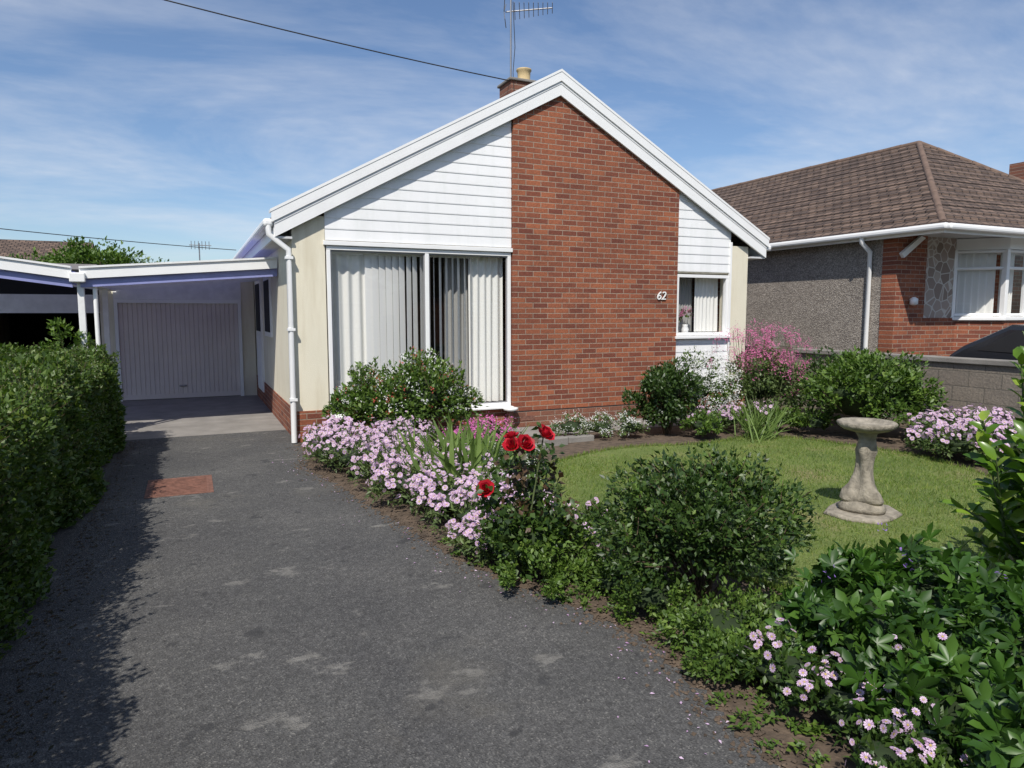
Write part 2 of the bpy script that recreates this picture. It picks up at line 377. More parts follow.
n=160; k=rng.integers(5,len(ed)-40,n); E=np.array(ed)[k]; P=np.column_stack([E[:,0]-np.abs(rng.normal(0,.18,n)),E[:,1]+rng.normal(0,.05,n),np.full(n,.013)])
mb.inst(LEAF[0],LEAF[1],P,frames(rnd(n)*np.array([1,1,.05]),np.array([0,0,1.0])+rnd(n)*.2),rng.uniform(.010,.022,n),2)
mb.build('leaf_litter',[M_soil,L_red,P_pink])

# lawn
lawn=smoothpoly([(2.45,5.3),(2.9,5.9),(4.2,6.55),(5.3,6.2),(6.3,6.5),(6.75,5.6),(6.9,4.5),(6.2,3.2),(5.2,2.2),(4.2,1.3),(3.6,1.3),(3.0,2.1),(2.75,3.1),(2.35,3.8),(2.2,4.6)],2)
m,nt,b=newmat('lawn_turf'); o=N(nt,'ShaderNodeTexCoord').outputs['Object']
c=ramp(nt,noise(nt,o,1.4,5),[(.3,(.085,.13,.026)),(.55,(.14,.18,.045)),(.72,(.24,.20,.10))])
c=mixc(nt,.7,c,ramp(nt,noise(nt,o,60,3),[(.3,(.5,.5,.5)),(.7,(1.3,1.3,1.2))]),'MULTIPLY')
nt.links.new(c,b.inputs['Base Color']); b.inputs['Roughness'].default_value=.95; bump(nt,b,noise(nt,o,90,3),.6,.006)
lw=empty('lawn'); sheet('turf',lawn,.012,m,lw)
L_grass=leafmat('grass_blade',(.09,.16,.022),(.17,.25,.04),(.30,.30,.10),.6,.3)
mb=MB()
P=np.column_stack([rng.uniform(2.1,7.1,230000),rng.uniform(1.1,6.7,230000)]); P=P[inpoly(P,lawn)]
dist=np.hypot(P[:,0],P[:,1])
# worn, thinner patches (strongest by the path in front of the house)
worn=.5+.5*np.sin(P[:,0]*2.3+1.1*np.sin(P[:,1]*1.7))*np.sin(P[:,1]*2.9+.8*np.sin(P[:,0]*2.1)); near=np.exp(-((P[:,0]-4.3)**2/.8+(P[:,1]-6.25)**2/.12))
P=P[rng.uniform(0,1,len(P))<np.clip(4.2/dist,.35,1)*(1-.35*worn)*(1-.85*near)]; dist=np.hypot(P[:,0],P[:,1]); n=len(P)
y=rnd(n)*.65+np.array([0,0,.9]); y[:,2]=np.abs(y[:,2])+.15
fr=frames(y,rnd(n)*.6+np.array([0,0,.8])); hh=rng.uniform(.010,.026,n)
tv=np.array(BLADE[0])*np.array([.13,1,1]); mb.inst(tv,BLADE[1],np.column_stack([P,np.full(n,.01)]),fr,hh*np.clip(dist/4,1,1.6),0)
# longer uncut grass along the lawn edge
LP=np.array(lawn); q=rng.integers(0,len(LP),9000); t=rng.uniform(0,1,9000)[:,None]; E=LP[q]*(1-t)+LP[(q+1)%len(LP)]*t+rng.normal(0,.02,(9000,2))
y=rnd(9000)*.5+np.array([0,0,1.0]); mb.inst(tv,BLADE[1],np.column_stack([E,np.full(9000,.006)]),frames(y,rnd(9000)),rng.uniform(.025,.06,9000),0)
mb.build('grass_blades',[L_grass],lw)

# ------------------------------------------------ main bungalow
H=empty('brick_bungalow')
YF=8.31; XL,XR=1.075,7.75; EX0,EX1,EZ,AZ=.885,8.02,2.565,4.515; CX=(EX0+EX1)/2; SL=(AZ-EZ)/(CX-EX0); YV=8.215; YB=18.0
def zt(x): return EZ+SL*min(x-EX0,EX1-x)
def zw(x): return zt(x)-.13
def chev(dt,db,x0=EX0,x1=EX1):
    return [(x0,zt(x0)+dt),(CX,AZ+dt),(x1,zt(x1)+dt),(x1,zt(x1)+db),(CX,AZ+db),(x0,zt(x0)+db)]
prism('roof',chev(.02,-.07),YV+.03,YB,M_ty,H)
prism('barge_board',chev(.03,-.23),YV,YV+.028,M_white,H)
prism('verge_capping',chev(.055,-.055,EX0-.03,EX1+.03),YV-.02,YV-.002,M_white,H)
prism('verge_bead',chev(-.075,-.09),YV-.006,YV-.001,M_trim,H)
prism('verge_top',chev(.09,.058,EX0-.04,EX1+.04),YV-.025,YV+.14,M_white,H)
prism('soffit',chev(-.20,-.222),YV+.03,YF-.051,M_soffit,H)
box('eave_soffit',EX0+.02,XL,YV+.03,YB,EZ-.24,EZ-.215,M_soffit,H)
box('eave_soffit_r',XR,EX1-.02,YV+.03,YB,EZ-.24,EZ-.215,M_soffit,H)
box('fascia',EX0-.005,EX0+.02,YV+.03,YB,EZ-.24,EZ-.03,M_white,H)
box('fascia_r',EX1-.02,EX1+.005,YV+.03,YB,EZ-.24,EZ-.03,M_white,H)
box('gutter',EX0-.115,EX0-.008,YV-.0,YB,EZ-.12,EZ-.03,M_white,H,b=.03)
box('gutter_r',EX1+.008,EX1+.115,YV,YB,EZ-.12,EZ-.03,M_white,H,b=.03)
py_=YF-.06
tube('downpipe',[(EX0-.06,py_,EZ-.1),(EX0-.06,py_,EZ-.2),(XL-.045,py_,EZ-.36),(XL-.045,py_,.02)],.033,M_white,H)
for z in (.5,1.3,2.1): box('pipe_clip',XL-.085,XL+.0,py_-.038,py_+.035,z,z+.03,M_white,H)
WT=.2
box('pier_wall',XL,1.44,YF,YF+WT,.37,2.60,M_render,H)
box('plinth_pier',XL-.012,1.45,YF-.014,YF+WT,0,.37,M_brx,H)
prism('gable_back_left',[(1.442,2.30),(3.79,2.30),(3.79,zw(3.79)),(1.442,zw(1.442))],YF+.012,YF+WT,M_render,H)
box('under_window_wall',1.452,3.795,YF,YF+WT,0,.26,M_brx,H)
prism('brick_panel',[(3.80,0),(6.40,0),(6.40,zw(6.4)),(CX,zw(CX)),(3.80,zw(3.8))],YF-.05,YF+WT,M_brx,H)
box('brick_panel_plinth',3.79,6.41,YF-.068,YF-.052,0,.20,M_plx,H)
box('damp_course',3.795,6.405,YF-.056,YF-.049,.205,.217,M_black,H)
prism('gable_back_right',[(6.402,2.08),(7.40,2.08),(7.40,zw(7.4)),(6.402,zw(6.402))],YF+.012,YF+WT,M_render,H)
box('pier_right',7.402,XR,YF,YF+WT,.3,2.50,M_render,H)
box('under_small_window',6.402,7.40,YF+.012,YF+WT,.3,1.15,M_render,H)
box('plinth_right',6.412,XR+.012,YF-.014,YF+WT,0,.298,M_brx,H)
box('side_wall',XL,XL+.2,YF+WT+.001,YB,.37,EZ-.2,M_render,H)
box('side_plinth',XL-.012,XL+.2,YF+WT+.001,YB,0,.37,M_bry,H)
box('side_wall_r',XR-.2,XR,YF+WT+.001,YB,.3,EZ-.2,M_bry,H)
box('side_plinth_r',XR-.2,XR+.012,YF+WT+.001,YB,0,.298,M_bry,H)
box('back_wall',XL,XR,YB+.001,YB+.2,0,EZ-.2,M_render,H)
box('room_floor',XL+.2,XR-.2,YF+WT,YB,.02,.1,M_inner,H)
box('room_back',XL+.2,XR-.2,12.2,12.3,.1,2.4,M_inner,H)
box('room_partition',5.0,5.1,YF+WT,12.2,.1,2.4,M_inner,H)
box('ceiling',XL+.2,XR-.2,YF+WT,YB,2.4,2.45,M_inner,H)
def siding(name,x0,x1,z0,z1f,pitch=.125,side=0):
    v=[];f=[]; z=z0
    def xl(z): return max(x0,EX0+(z+.13-EZ)/SL) if side<=0 else x0
    def xr(z): return min(x1,EX1-(z+.13-EZ)/SL) if side>0 else x1
    while True:
        za=z; zb=z+pitch
        if z1f is not None and za>=z1f-.01: break
        if z1f is not None: zb=min(zb,z1f)
        a0,a1,b0,b1=xl(za),xr(za),xl(zb),xr(zb)
        if a1<=a0+.01: break
        if b1<b0: b0=b1=(x1 if side<=0 else x0)
        n=len(v); yb=YF-.012; yt=YF-.006
        v+=[(a0,YF+.011,za),(a1,YF+.011,za),(a0,yb,za),(a1,yb,za),(a0,yb-.001,za+.012),(a1,yb-.001,za+.012),(b0,yt,zb),(b1,yt,zb)]
        f+=[(n,n+1,n+3,n+2),(n+2,n+3,n+5,n+4),(n+4,n+5,n+7,n+6)]
        z=zb
    pyd(name,v,f,M_board,H)
siding('siding_left',1.442,3.79,2.335,None,side=-1)
siding('siding_right',6.405,7.40,2.10,None,side=1)
siding('siding_below_window',6.405,7.40,.30,1.12,side=0)
box('siding_trim',7.385,7.412,YF-.035,YF+.01,.3,2.55,M_white,H)
fy0,fy1=YF-.012,YF+.06
def frame(name,x0,x1,z0,z1,w=.05,y0=fy0,y1=fy1,bars=(),M=M_white):
    box(name+'_head',x0,x1,y0,y1,z1-w,z1,M,H,b=.004); box(name+'_cill',x0,x1,y0,y1,z0,z0+w,M,H,b=.004)
    box(name+'_jamb_l',x0,x0+w,y0+.001,y1-.001,z0+w,z1-w,M,H,b=.004); box(name+'_jamb_r',x1-w,x1,y0+.001,y1-.001,z0+w,z1-w,M,H,b=.004)
    for bx in bars: box(name+'_mullion',bx-w*.55,bx+w*.55,y0+.003,y1-.003,z0+w,z1-w,M,H,b=.004)
    pyd(name+'_glass',[(x0+w,YF+.03,z0+w),(x1-w,YF+.03,z0+w),(x1-w,YF+.03,z1-w),(x0+w,YF+.03,z1-w)],[(0,1,2,3)],M_glass,H)
frame('window',1.455,3.785,.29,2.27,.045,bars=(2.66,))
M_seal=mat('grey_gasket',(.25,.25,.26),.6,.05)
for xa,xb in ((1.50,2.635),(2.685,3.74)):
    for q in ((xa,xa+.014,.335,2.225),(xb-.014,xb,.335,2.225),(xa+.0145,xb-.0145,.335,.349),(xa+.0145,xb-.0145,2.211,2.225)): box('gasket',q[0],q[1],YF+.008,YF+.026,q[2],q[3],M_seal,H)
box('window_sill',1.42,3.80,YF-.075,YF+.03,.262,.288,M_white,H,b=.006)
box('window_head_trim',1.42,3.80,YF-.04,YF+.01,2.275,2.325,M_white,H,b=.005)
frame('small_window',6.42,7.38,1.17,2.06,.045)
box('small_window_sill',6.38,7.41,YF-.08,YF+.02,1.125,1.165,M_white,H,b=.006)
box('inner_sill',6.42,7.38,YF+.08,YF+.3,1.15,1.18,M_white,H)
def curtain(name,x0,x1,z0,z1,y,amp=.025,per=.085,m=M_curtain):
    n=int((x1-x0)/.008); v=[];f=[]
    for i in range(n+1):
        x=x0+(x1-x0)*i/n; ph=x/per*2*math.pi+.8*math.sin(x*9)
        v+=[(x,y+amp*.6*math.sin(ph),z1),(x+.01*math.sin(x*31),y+amp*math.sin(ph+.3),z0)]
        if i: k=2*i; f.append((k-2,k-1,k+1,k))
    pyd(name,v,f,m,H,smooth=True)
curtain('curtain_left',1.51,1.99,.34,2.22,YF+.16,.022,.11)
curtain('curtain_right',3.26,3.74,.34,2.22,YF+.16,.022,.1)
curtain('curtain_small_r',6.90,7.33,1.22,2.02,YF+.18,.015,.07)
M_net=translucent('net_curtain_cloth',(.5,.5,.48),(.45,.45,.43),.35,.9)
curtain('net_small',6.46,6.92,1.22,2.02,YF+.26,.012,.05,M_net)
v=[];f=[]
x=1.97; i=0
while x<3.30:
    g=min(1,max(0,(x-2.0)/.6)); ang=math.radians(8+34*g+random.uniform(-5,5)); w=.045
    if x>2.68: ang=math.radians(58+random.uniform(-8,8))
    dx,dy=w*math.cos(ang),w*math.sin(ang); n=len(v); yy=YF+.12; tw=random.uniform(-.006,.006)
    v+=[(x-dx,yy-dy,.36),(x+dx,yy+dy,.36),(x+dx+tw,yy+dy,2.21),(x-dx+tw,yy-dy,2.21)]; f.append((n,n+1,n+2,n+3)); x+=.082; i+=1
pyd('vertical_blinds',v,f,M_slat,H)
curtain('net_curtain',2.98,3.32,.34,2.22,YF+.30,.03,.1,M_net)
box('blind_rail',1.5,3.4,YF+.10,YF+.15,2.19,2.225,M_white,H)
fc=bpy.data.curves.new('num','FONT'); fc.body='62'; fc.size=.165; fc.extrude=.008; fc.materials.append(M_white)
no=bpy.data.objects.new('house_number',fc); scene.collection.objects.link(no); no.location=(6.03,YF-.062,1.69); no.rotation_euler=(math.pi/2,0,0); no.parent=H; no.data.shear=.2
box('vent',3.9,4.1,YF-.075,YF-.069,.09,.15,M_rust,H)
lathe('vase',[(.03,0),(.05,.03),(.055,.08),(.035,.13),(.045,.15)],(6.70,YF+.13,1.18),M_white,H,16)
mb=MB(); mound(mb,(6.70,YF+.13,1.30),(.11,.05),.26,140,.045,0,ncl=8,flowers=[(46,.022,'cluster',(1,),.02)]); mb.build('vase_flowers',[L_mid,P_mag],H)
box('side_window_frame',XL-.03,XL+.02,10.6,11.5,1.15,2.05,M_white,H,b=.004); box('side_window_pane',XL-.036,XL-.031,10.68,11.42,1.22,1.98,M_dark,H)
box('side_door_frame',XL-.03,XL+.02,12.1,13.0,.2,2.05,M_white,H); box('side_door',XL-.04,XL-.031,12.17,12.93,.25,1.1,M_board,H); box('side_door_pane',XL-.04,XL-.031,12.2,12.9,1.2,1.98,M_dark,H)
box('chimney_stack',4.22,4.64,9.25,9.65,3.9,4.74,M_plx,H); box('chimney_cap',4.19,4.67,9.22,9.68,4.742,4.78,M_conc,H,b=.01)
lathe('chimney_pot',[(.10,0),(.105,.03),(.09,.05),(.095,.15),(.11,.17),(.11,.19),(.07,.19)],(4.50,9.42,4.78),M_pot,H,20)
A=empty('tv_aerial'); ax,ay=4.24,9.3
tube('mast',[(ax,ay,4.4),(ax,ay,5.85)],.013,M_metal,A)
B0=Vector((ax-.06,ay+.05,5.68)); B1=Vector((ax+.52,ay-.25,5.72)); tube('boom',[B0,B1],.009,M_metal,A)
bd=(B1-B0).normalized(); pv=bd.cross(Vector((0,0,1))).normalized()
for i in range(9):
    p=B0.lerp(B1,.2+.8*i/8); l=.13-.006*i; q=(pv*.75+Vector((0,0,.5))).normalized(); tube('element',[p-q*l,p+q*l],.005,M_metal,A,1)
for s in (-1,1):
    q=(pv+Vector((0,0,1.1*s))).normalized(); tube('reflector',[B0-bd*.02,B0+q*.2],.006,M_metal,A,1); tube('reflector',[B0-bd*.02,B0-pv*.14+Vector((0,0,.16*s))],.006,M_metal,A,1)
tube('lead',[(ax+.02,ay-.03,5.8),(ax+.05,ay-.03,5.2),(ax+.02,ay-.03,4.85),(ax+.02,ay-.1,4.3)],.005,M_black,A,1)
def cable(name,p0,p1,sag,r,n=30):
    p0=Vector(p0);p1=Vector(p1)
    tube(name,[p0.lerp(p1,i/n)-Vector((0,0,sag*4*(i/n)*(1-i/n))) for i in range(n+1)],r,M_black,None,2)
cable('overhead_cable',(4.22,9.28,4.74),(-14,9.3,7.6),.50,.008)
cable('overhead_cable',(2.0,34,4.3),(-26,20,6.2),.5,.015)

# ------------------------------------------------ carports + garages
def carport(x0,z0,x1,z1,y0,y1):
    C=empty('carport')
    prism('front_fascia',[(x0,z0-.10),(x1,z1-.10),(x1,z1+.02),(x0,z0+.02)],y0-.05,y0-.02,M_white,C)
    prism('front_gutter_trim',[(x0,z0+.022),(x1,z1+.022),(x1,z1+.045),(x0,z0+.045)],y0-.07,y0+.03,M_trim,C)
    prism('beam',[(x0,z0-.20),(x1,z1-.20),(x1,z1-.045),(x0,z0-.045)],y0+.0,y0+.045,M_bluebeam,C)
    n=60; v=[];f=[]
    for i in range(n+1):
        y=y0-.01+(y1-y0)*i/n; dz=.015*math.sin(i*1.57)
        v+=[(x0,y,z0+dz-.02),(x1,y,z1+dz-.02)]
        if i: k=2*i; f.append((k-2,k-1,k+1,k))
    pyd('roof_sheet',v,f,M_pvc,C)
    for i in range(1,4):
        y=y0+(y1-y0)*i/4
        prism('rafter',[(x0,z0-.15),(x1,z1-.15),(x1,z1-.05),(x0,z0-.05)],y,y+.045,M_bluebeam if i<2 else M_trim,C)
    return C
C1=carport(1.06,2.18,-1.16,2.0,9.7,13.45)
box('post',-1.20,-1.13,9.72,9.79,0,1.95,M_trim,C1,b=.005); box('valley_gutter',-1.26,-1.10,9.6,13.4,1.86,1.97,M_white,C1,b=.01)
tube('downpipe',[(-1.02,9.76,1.84),(-1.02,9.76,.02)],.025,M_white,C1)
box('post_back',-1.20,-1.13,12.3,12.37,0,1.95,M_trim,C1)
C2=carport(-1.24,2.0,-4.2,2.40,9.7,13.45)
box('post',-4.2,-4.12,9.72,9.8,0,2.2,M_trim,C2)
G=empty('garage'); gy=13.5
box('wall_left',-1.36,-1.16,gy,19,0,2.1,M_render,G); box('pillar',.84,1.06,gy-.0,gy+.2,0,2.1,M_render,G)
box('lintel_board',-1.16,.84,gy-.02,gy+.02,1.73,2.12,M_trim,G); box('garage_roof',-1.4,1.07,gy+.03,19,2.1,2.2,M_conc,G)
box('door_frame_l',-1.155,-1.10,gy-.03,gy+.02,0,1.73,M_white,G); box('door_frame_r',.78,.835,gy-.03,gy+.02,0,1.73,M_white,G); box('door_frame_t',-1.10,.78,gy-.03,gy+.02,1.67,1.728,M_white,G)
v=[];f=[];nx=26
for i in range(nx):
    xa=-1.10+1.88*i/nx; xb=-1.10+1.88*(i+1)/nx; n=len(v); g=.012
    for x,yy in ((xa,gy+.010),(xa+g*.5,gy),(xb-g*.5,gy),(xb,gy+.010)): v+=[(x,yy,.03),(x,yy,1.668)]
    for k in range(3): f.append((n+2*k,n+2*k+2,n+2*k+3,n+2*k+1))
pyd('door_panel',v,f,M_cream,G); box('door_bottom_rail',-1.10,.78,gy-.006,gy+.01,.02,.10,M_cream,G); box('handle',-.22,-.10,gy-.03,gy-.004,.22,.25,M_metal,G,b=.005)
G2=empty('garage')
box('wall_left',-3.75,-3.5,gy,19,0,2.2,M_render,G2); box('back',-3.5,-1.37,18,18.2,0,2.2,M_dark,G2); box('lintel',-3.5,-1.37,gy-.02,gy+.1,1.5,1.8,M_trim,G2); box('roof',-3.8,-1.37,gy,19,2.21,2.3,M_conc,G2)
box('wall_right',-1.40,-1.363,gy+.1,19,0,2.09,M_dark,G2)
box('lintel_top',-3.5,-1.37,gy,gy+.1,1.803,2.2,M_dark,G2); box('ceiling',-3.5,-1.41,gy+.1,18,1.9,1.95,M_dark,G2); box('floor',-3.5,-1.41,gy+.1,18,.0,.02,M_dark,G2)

# ------------------------------------------------ simple distant houses
def simple_house(name,cx,y0,w,d,h,rise,wm,along='x',front=-1,chim=True):
    E=empty(name); x0,x1=cx-w/2,cx+w/2; y1=y0+d
    box('walls',x0,x1,y0,y1,0,h,wm,E)
    if along=='x': prism('roof',[(y0-.35,h),(y1+.35,h),((y0+y1)/2,h+rise)],x0-.2,x1+.2,M_tx,E,axis='x')
    else: prism('roof',[(x0-.3,h),(x1+.3,h),(cx,h+rise)],y0-.25,y1+.25,M_ty,E,axis='y')
    yf=y0-.03 if front<0 else y1+.001; 
    for k,(fx,ww) in enumerate(((-.28,.26),(.28,.26))):
        a=cx+fx*w-ww*w/2; bb=cx+fx*w+ww*w/2
        box('window_frame',a,bb,yf,yf+.03,.7,2.0,M_white,E); box('window_pane',a+.07,bb-.07,yf-.008 if front<0 else yf+.032,yf-.002 if front<0 else yf+.038,.78,1.92,M_dark,E)
    box('door',cx-.42,cx+.42,yf-.001,yf+.029,.05,2.05,M_white,E)
    if chim: box('chimney',cx+w*.2,cx+w*.2+.5,(y0+y1)/2-.25,(y0+y1)/2+.25,h,h+rise+.6,M_brx,E)
    return E
simple_house('distant_bungalow',-6.4,28,6,6,2.5,1.65,M_render,chim=False)
simple_house('distant_bungalow',1.0,36,6,6,2.2,1.4,M_render,chim=False)
for i,(x,t) in enumerate(((-18,'y'),(-7,'y'),(4,'y'),(15,'y'),(26,'y'))): simple_house('bungalow_across_road',x,-24,8,9,2.6,2.1,M_brx if i%2 else M_render,t,front=1)  # unseen row behind the camera, added to darken the window reflections
AA=empty('tv_aerial'); tube('mast',[(.55,38,3.4),(.55,38,4.9)],.03,M_metal,AA); tube('boom',[(.1,38,4.8),(1.1,38,4.8)],.02,M_metal,AA)
for i in range(6): tube('element',[(.2+i*.16,38,4.6),(.2+i*.16,38,5.0)],.015,M_metal,AA,1)

# ------------------------------------------------ neighbour pebbledash bungalow
B=empty('pebbledash_bungalow'); NX0,NX1,NYF,NYB=9.8,16.4,6.65,20.0; NZ=2.77; RX,RY,RZ=13.1,9.5,4.80
m,nt,b=newmat('pebbledash'); o=N(nt,'ShaderNodeTexCoord').outputs['Object']
vo=N(nt,'ShaderNodeTexVoronoi'); vo.inputs['Scale'].default_value=70; nt.links.new(o,vo.inputs['Vector'])
c=ramp(nt,vo.outputs['Color'],[(0,(.12,.10,.09)),(.5,(.28,.245,.21)),(1,(.50,.45,.39))]); c=mixc(nt,.4,c,ramp(nt,noise(nt,o,2,4),[(.3,(.7,.7,.7)),(.7,(1.2,1.2,1.2))]),'MULTIPLY')
nt.links.new(c,b.inputs['Base Color']); b.inputs['Roughness'].default_value=.95; bump(nt,b,vo.outputs['Distance'],.8,.012); M_peb=m
m,nt,b=newmat('crazy_stone'); o=N(nt,'ShaderNodeTexCoord').outputs['Object']
vo=N(nt,'ShaderNodeTexVoronoi'); vo.inputs['Scale'].default_value=6; nt.links.new(o,vo.inputs['Vector'])
ve=N(nt,'ShaderNodeTexVoronoi',feature='DISTANCE_TO_EDGE'); ve.inputs['Scale'].default_value=6; nt.links.new(o,ve.inputs['Vector'])
c=ramp(nt,vo.outputs['Color'],[(0,(.22,.17,.14)),(.5,(.34,.27,.23)),(1,(.42,.36,.31))]); c=mixc(nt,ramp(nt,ve.outputs['Distance'],[(.03,(1,1,1)),(.06,(0,0,0))]),c,(.55,.52,.47))
nt.links.new(c,b.inputs['Base Color']); b.inputs['Roughness'].default_value=.9; M_crazy=m
v=[(NX0,NYF,NZ),(NX1,NYF,NZ),(NX1,NYB,NZ),(NX0,NYB,NZ),(RX,RY,RZ),(RX,NYB-3,RZ)]
pyd('roof',v,[(0,1,4),(1,2,5,4),(2,3,5),(3,0,4,5)],[M_tx,M_ty],B,mi=[0,1,0,1])
def L(p,q,t): return tuple(p[j]+(q[j]-p[j])*t for j in range(3))
up=lambda p,h:(p[0],p[1],p[2]+h)
for k in range(17):
    t0=k/17
    a=L(v[0],v[4],t0); d=L(v[3],v[5],t0)
    pyd('tile_course',[up(a,.001),up(d,.001),up(d,.026),up(a,.026),up(L(v[3],v[5],t0+.055),.004),up(L(v[0],v[4],t0+.055),.004)],[(0,1,2,3),(3,2,4,5)],M_ty,B)
    e=L(v[1],v[4],t0)
    pyd('tile_course',[up(a,.001),up(e,.001),up(e,.026),up(a,.026),up(L(v[1],v[4],t0+.055),.004),up(L(v[0],v[4],t0+.055),.004)],[(0,1,2,3),(3,2,4,5)],M_tx,B)
box('roof_soffit',NX0+.02,NX1-.02,NYF+.02,NYB-.02,NZ-.06,NZ-.012,M_soffit,B)
M_ridge=mat('ridge_tile',(.15,.10,.075),.85,.25,9)
def ridge(p,q,nseg):
    p=Vector(p);q=Vector(q)
    for i in range(nseg):
        a=p.lerp(q,i/nseg);c2=p.lerp(q,(i+.96)/nseg); tube('ridge_tile',[a+Vector((0,0,.005*(i%2))),c2],.055,M_ridge,B,2)
ridge((RX,RY,RZ),(RX,NYB-3,RZ),20); ridge((RX,RY,RZ),(NX0+.05,NYF+.05,NZ+.01),14); ridge((RX,RY,RZ),(NX1,NYF+.05,NZ+.01),14)
box('fascia_side',NX0-.0,NX0+.02,NYF,NYB,NZ-.13,NZ-.008,M_white,B); box('fascia_front',NX0+.021,NX1,NYF,NYF+.02,NZ-.13,NZ-.008,M_white,B)
box('gutter_side',NX0-.11,NX0-.003,NYF-.1,NYB,NZ-.09,NZ+.0,M_white,B,b=.03); box('gutter_front',NX0-.0,NX1,NYF-.11,NYF-.003,NZ-.09,NZ-.001,M_white,B,b=.03)
wy=7.5
box('side_wall',10.0,10.2,wy+.25,NYB-.3,.0,NZ-.06,M_peb,B); box('corner_brick',9.988,10.68,wy,wy+.249,0,NZ-.06,M_brx,B)
box('stone_panel',10.681,11.5,wy+.03,wy+.25,1.42,NZ-.06,M_crazy,B); box('base_brick',10.681,11.5,wy+.0,wy+.25,0,1.418,M_brx,B)
box('front_wall',11.5,16.2,wy+.3,wy+.5,0,NZ-.06,M_brx,B); box('far_side',16.0,16.2,wy+.5,NYB-.3,0,NZ-.06,M_peb,B); box('back',10.2,16.0,NYB-.5,NYB-.3,0,NZ-.06,M_peb,B)
prism('gallows_bracket',[(10.02,NZ-.35),(10.08,NZ-.42),(10.55,NZ-.10),(10.45,NZ-.07)],wy-.06,wy-.005,M_white,B)
tube('downpipe',[(NX0-.05,7.95,NZ-.08),(NX0-.05,7.95,NZ-.16),(9.95,7.95,NZ-.3),(9.95,7.95,0)],.038,M_white,B)
lathe('wall_lamp',[(.02,0),(.06,.02),(.06,.1),(.02,.13)],(10.35,wy-.06,1.62),M_white,B,12)
bp=[(11.45,wy+.28),(11.45,wy+.02),(11.95,wy-.5),(14.1,wy-.5),(14.6,wy+.02),(14.6,wy+.28)]
prism('bay_base',bp,0,1.38,M_brx,B,axis='z'); 
def off(pl,d): 
    c=np.array([13.02,wy+.3]); return [tuple(np.array(p)+nrm(np.array(p)-c)*d) for p in pl]
prism('bay_sill',off(bp,.06),1.381,1.44,M_white,B,axis='z',b=.008); prism('bay_head',off(bp,.02),2.52,NZ-.07,M_white,B,axis='z')
bn=[bp[1],(11.95,wy-.5),(12.5,wy-.5),(13.05,wy-.5),(13.6,wy-.5),(14.1,wy-.5),bp[4]]
for p in bn: box('bay_post',p[0]-.04,p[0]+.04,p[1]-.0,p[1]+.08,1.44,2.52,M_white,B,b=.006)
for p,q in zip(bn,bn[1:]):
    p=Vector((*p,0))+Vector((0,.04,0));q=Vector((*q,0))+Vector((0,.04,0))
    pyd('bay_glass',[(p.x,p.y,1.44),(q.x,q.y,1.44),(q.x,q.y,2.52),(p.x,p.y,2.52)],[(0,1,2,3)],M_glass,B)
    for z in (1.47,2.22,2.49): tube('bay_bar',[(p.x,p.y,z),(q.x,q.y,z)],.028,M_white,B,1)
box('bay_room',11.5,14.5,wy+.9,wy+1.0,1.3,2.6,M_inner,B)
def curt2(x0,x1,y0,y1):
    v=[];f=[];n=60
    for i in range(n+1):
        t=i/n;x=x0+(x1-x0)*t;y=y0+(y1-y0)*t+.02*math.sin(t*40); v+=[(x,y,1.44),(x,y,2.5)]
        if i:k=2*i;f.append((k-2,k,k+1,k-1))
    pyd('bay_curtain',v,f,M_curtain,B,smooth=True)
curt2(11.5,11.95,wy+.12,wy-.32); curt2(12.0,12.35,wy-.35,wy-.35); curt2(13.2,14.0,wy-.35,wy-.35)
box('chimney',16.0,16.5,9.0,9.5,3.4,4.65,M_plx,B); tube('chimney_mast',[(16.15,9.2,4.6),(16.15,9.2,5.6)],.018,M_metal,B,2)
for z in (4.95,5.1,5.25,5.4): tube('chimney_aerial',[(16.05,9.1,z),(16.3,9.3,z)],.008,M_metal,B,1)

# garden wall
M_blk=brick('wall_block','y',(.25,.22,.18),(.21,.185,.155),(.17,.155,.13),w=.4,h=.19,ms=.008,bs=.9)
W=empty('garden_wall'); box('blocks',8.9,9.05,-1.2,11.5,0,.86,M_blk,W); box('coping',8.86,9.09,-1.2,11.5,.862,.93,M_conc,W,b=.01)
for y in (-1.1,2,8.4): box('pier',8.84,9.11,y,y+.28,0,.96,M_blk,W); 
sheet('neighbour_path',[(9.1,-1.2),(16,-1.2),(16,7),(9.1,7)],.005,M_conc)

# parked car
K=empty('parked_car'); px=11.08; py0=2.85
prof=[(py0,.35),(py0+.05,.75),(py0+.9,.85),(py0+1.5,1.30),(py0+3.1,1.34),(py0+3.75,1.02),(py0+3.95,.88),(py0+4.0,.35)]
prism('body',prof,px-.82,px+.82,M_carpaint,K,axis='x',b=.07)
prism('side_glass',[(py0+1.05,.9),(py0+1.55,1.22),(py0+3.0,1.26),(py0+3.5,.97)],px-.828,px-.822,M_black,K,axis='x')
prism('side_glass_r',[(py0+1.05,.9),(py0+1.55,1.22),(py0+3.0,1.26),(py0+3.5,.97)],px+.822,px+.828,M_black,K,axis='x')
for y in (py0+.75,py0+3.2):
    for x in (px-.86,px+.68):
        w=lathe('wheel',[(.2,0),(.3,.01),(.31,.05),(.31,.13),(.3,.17),(.2,.18)],(0,0,0),M_black,K,24); w.rotation_euler=(0,math.pi/2,0); w.location=(x,y,.31)
        w=lathe('hubcap',[(.19,0),(.19,.19)],(0,0,0),M_metal,K,16); w.rotation_euler=(0,math.pi/2,0); w.location=(x-.005,y,.31)
box('headlamp',px-.75,px-.45,py0-.01,py0+.05,.6,.72,M_white,K,b=.02); box('headlamp_r',px+.45,px+.75,py0-.01,py0+.05,.6,.72,M_white,K,b=.02)

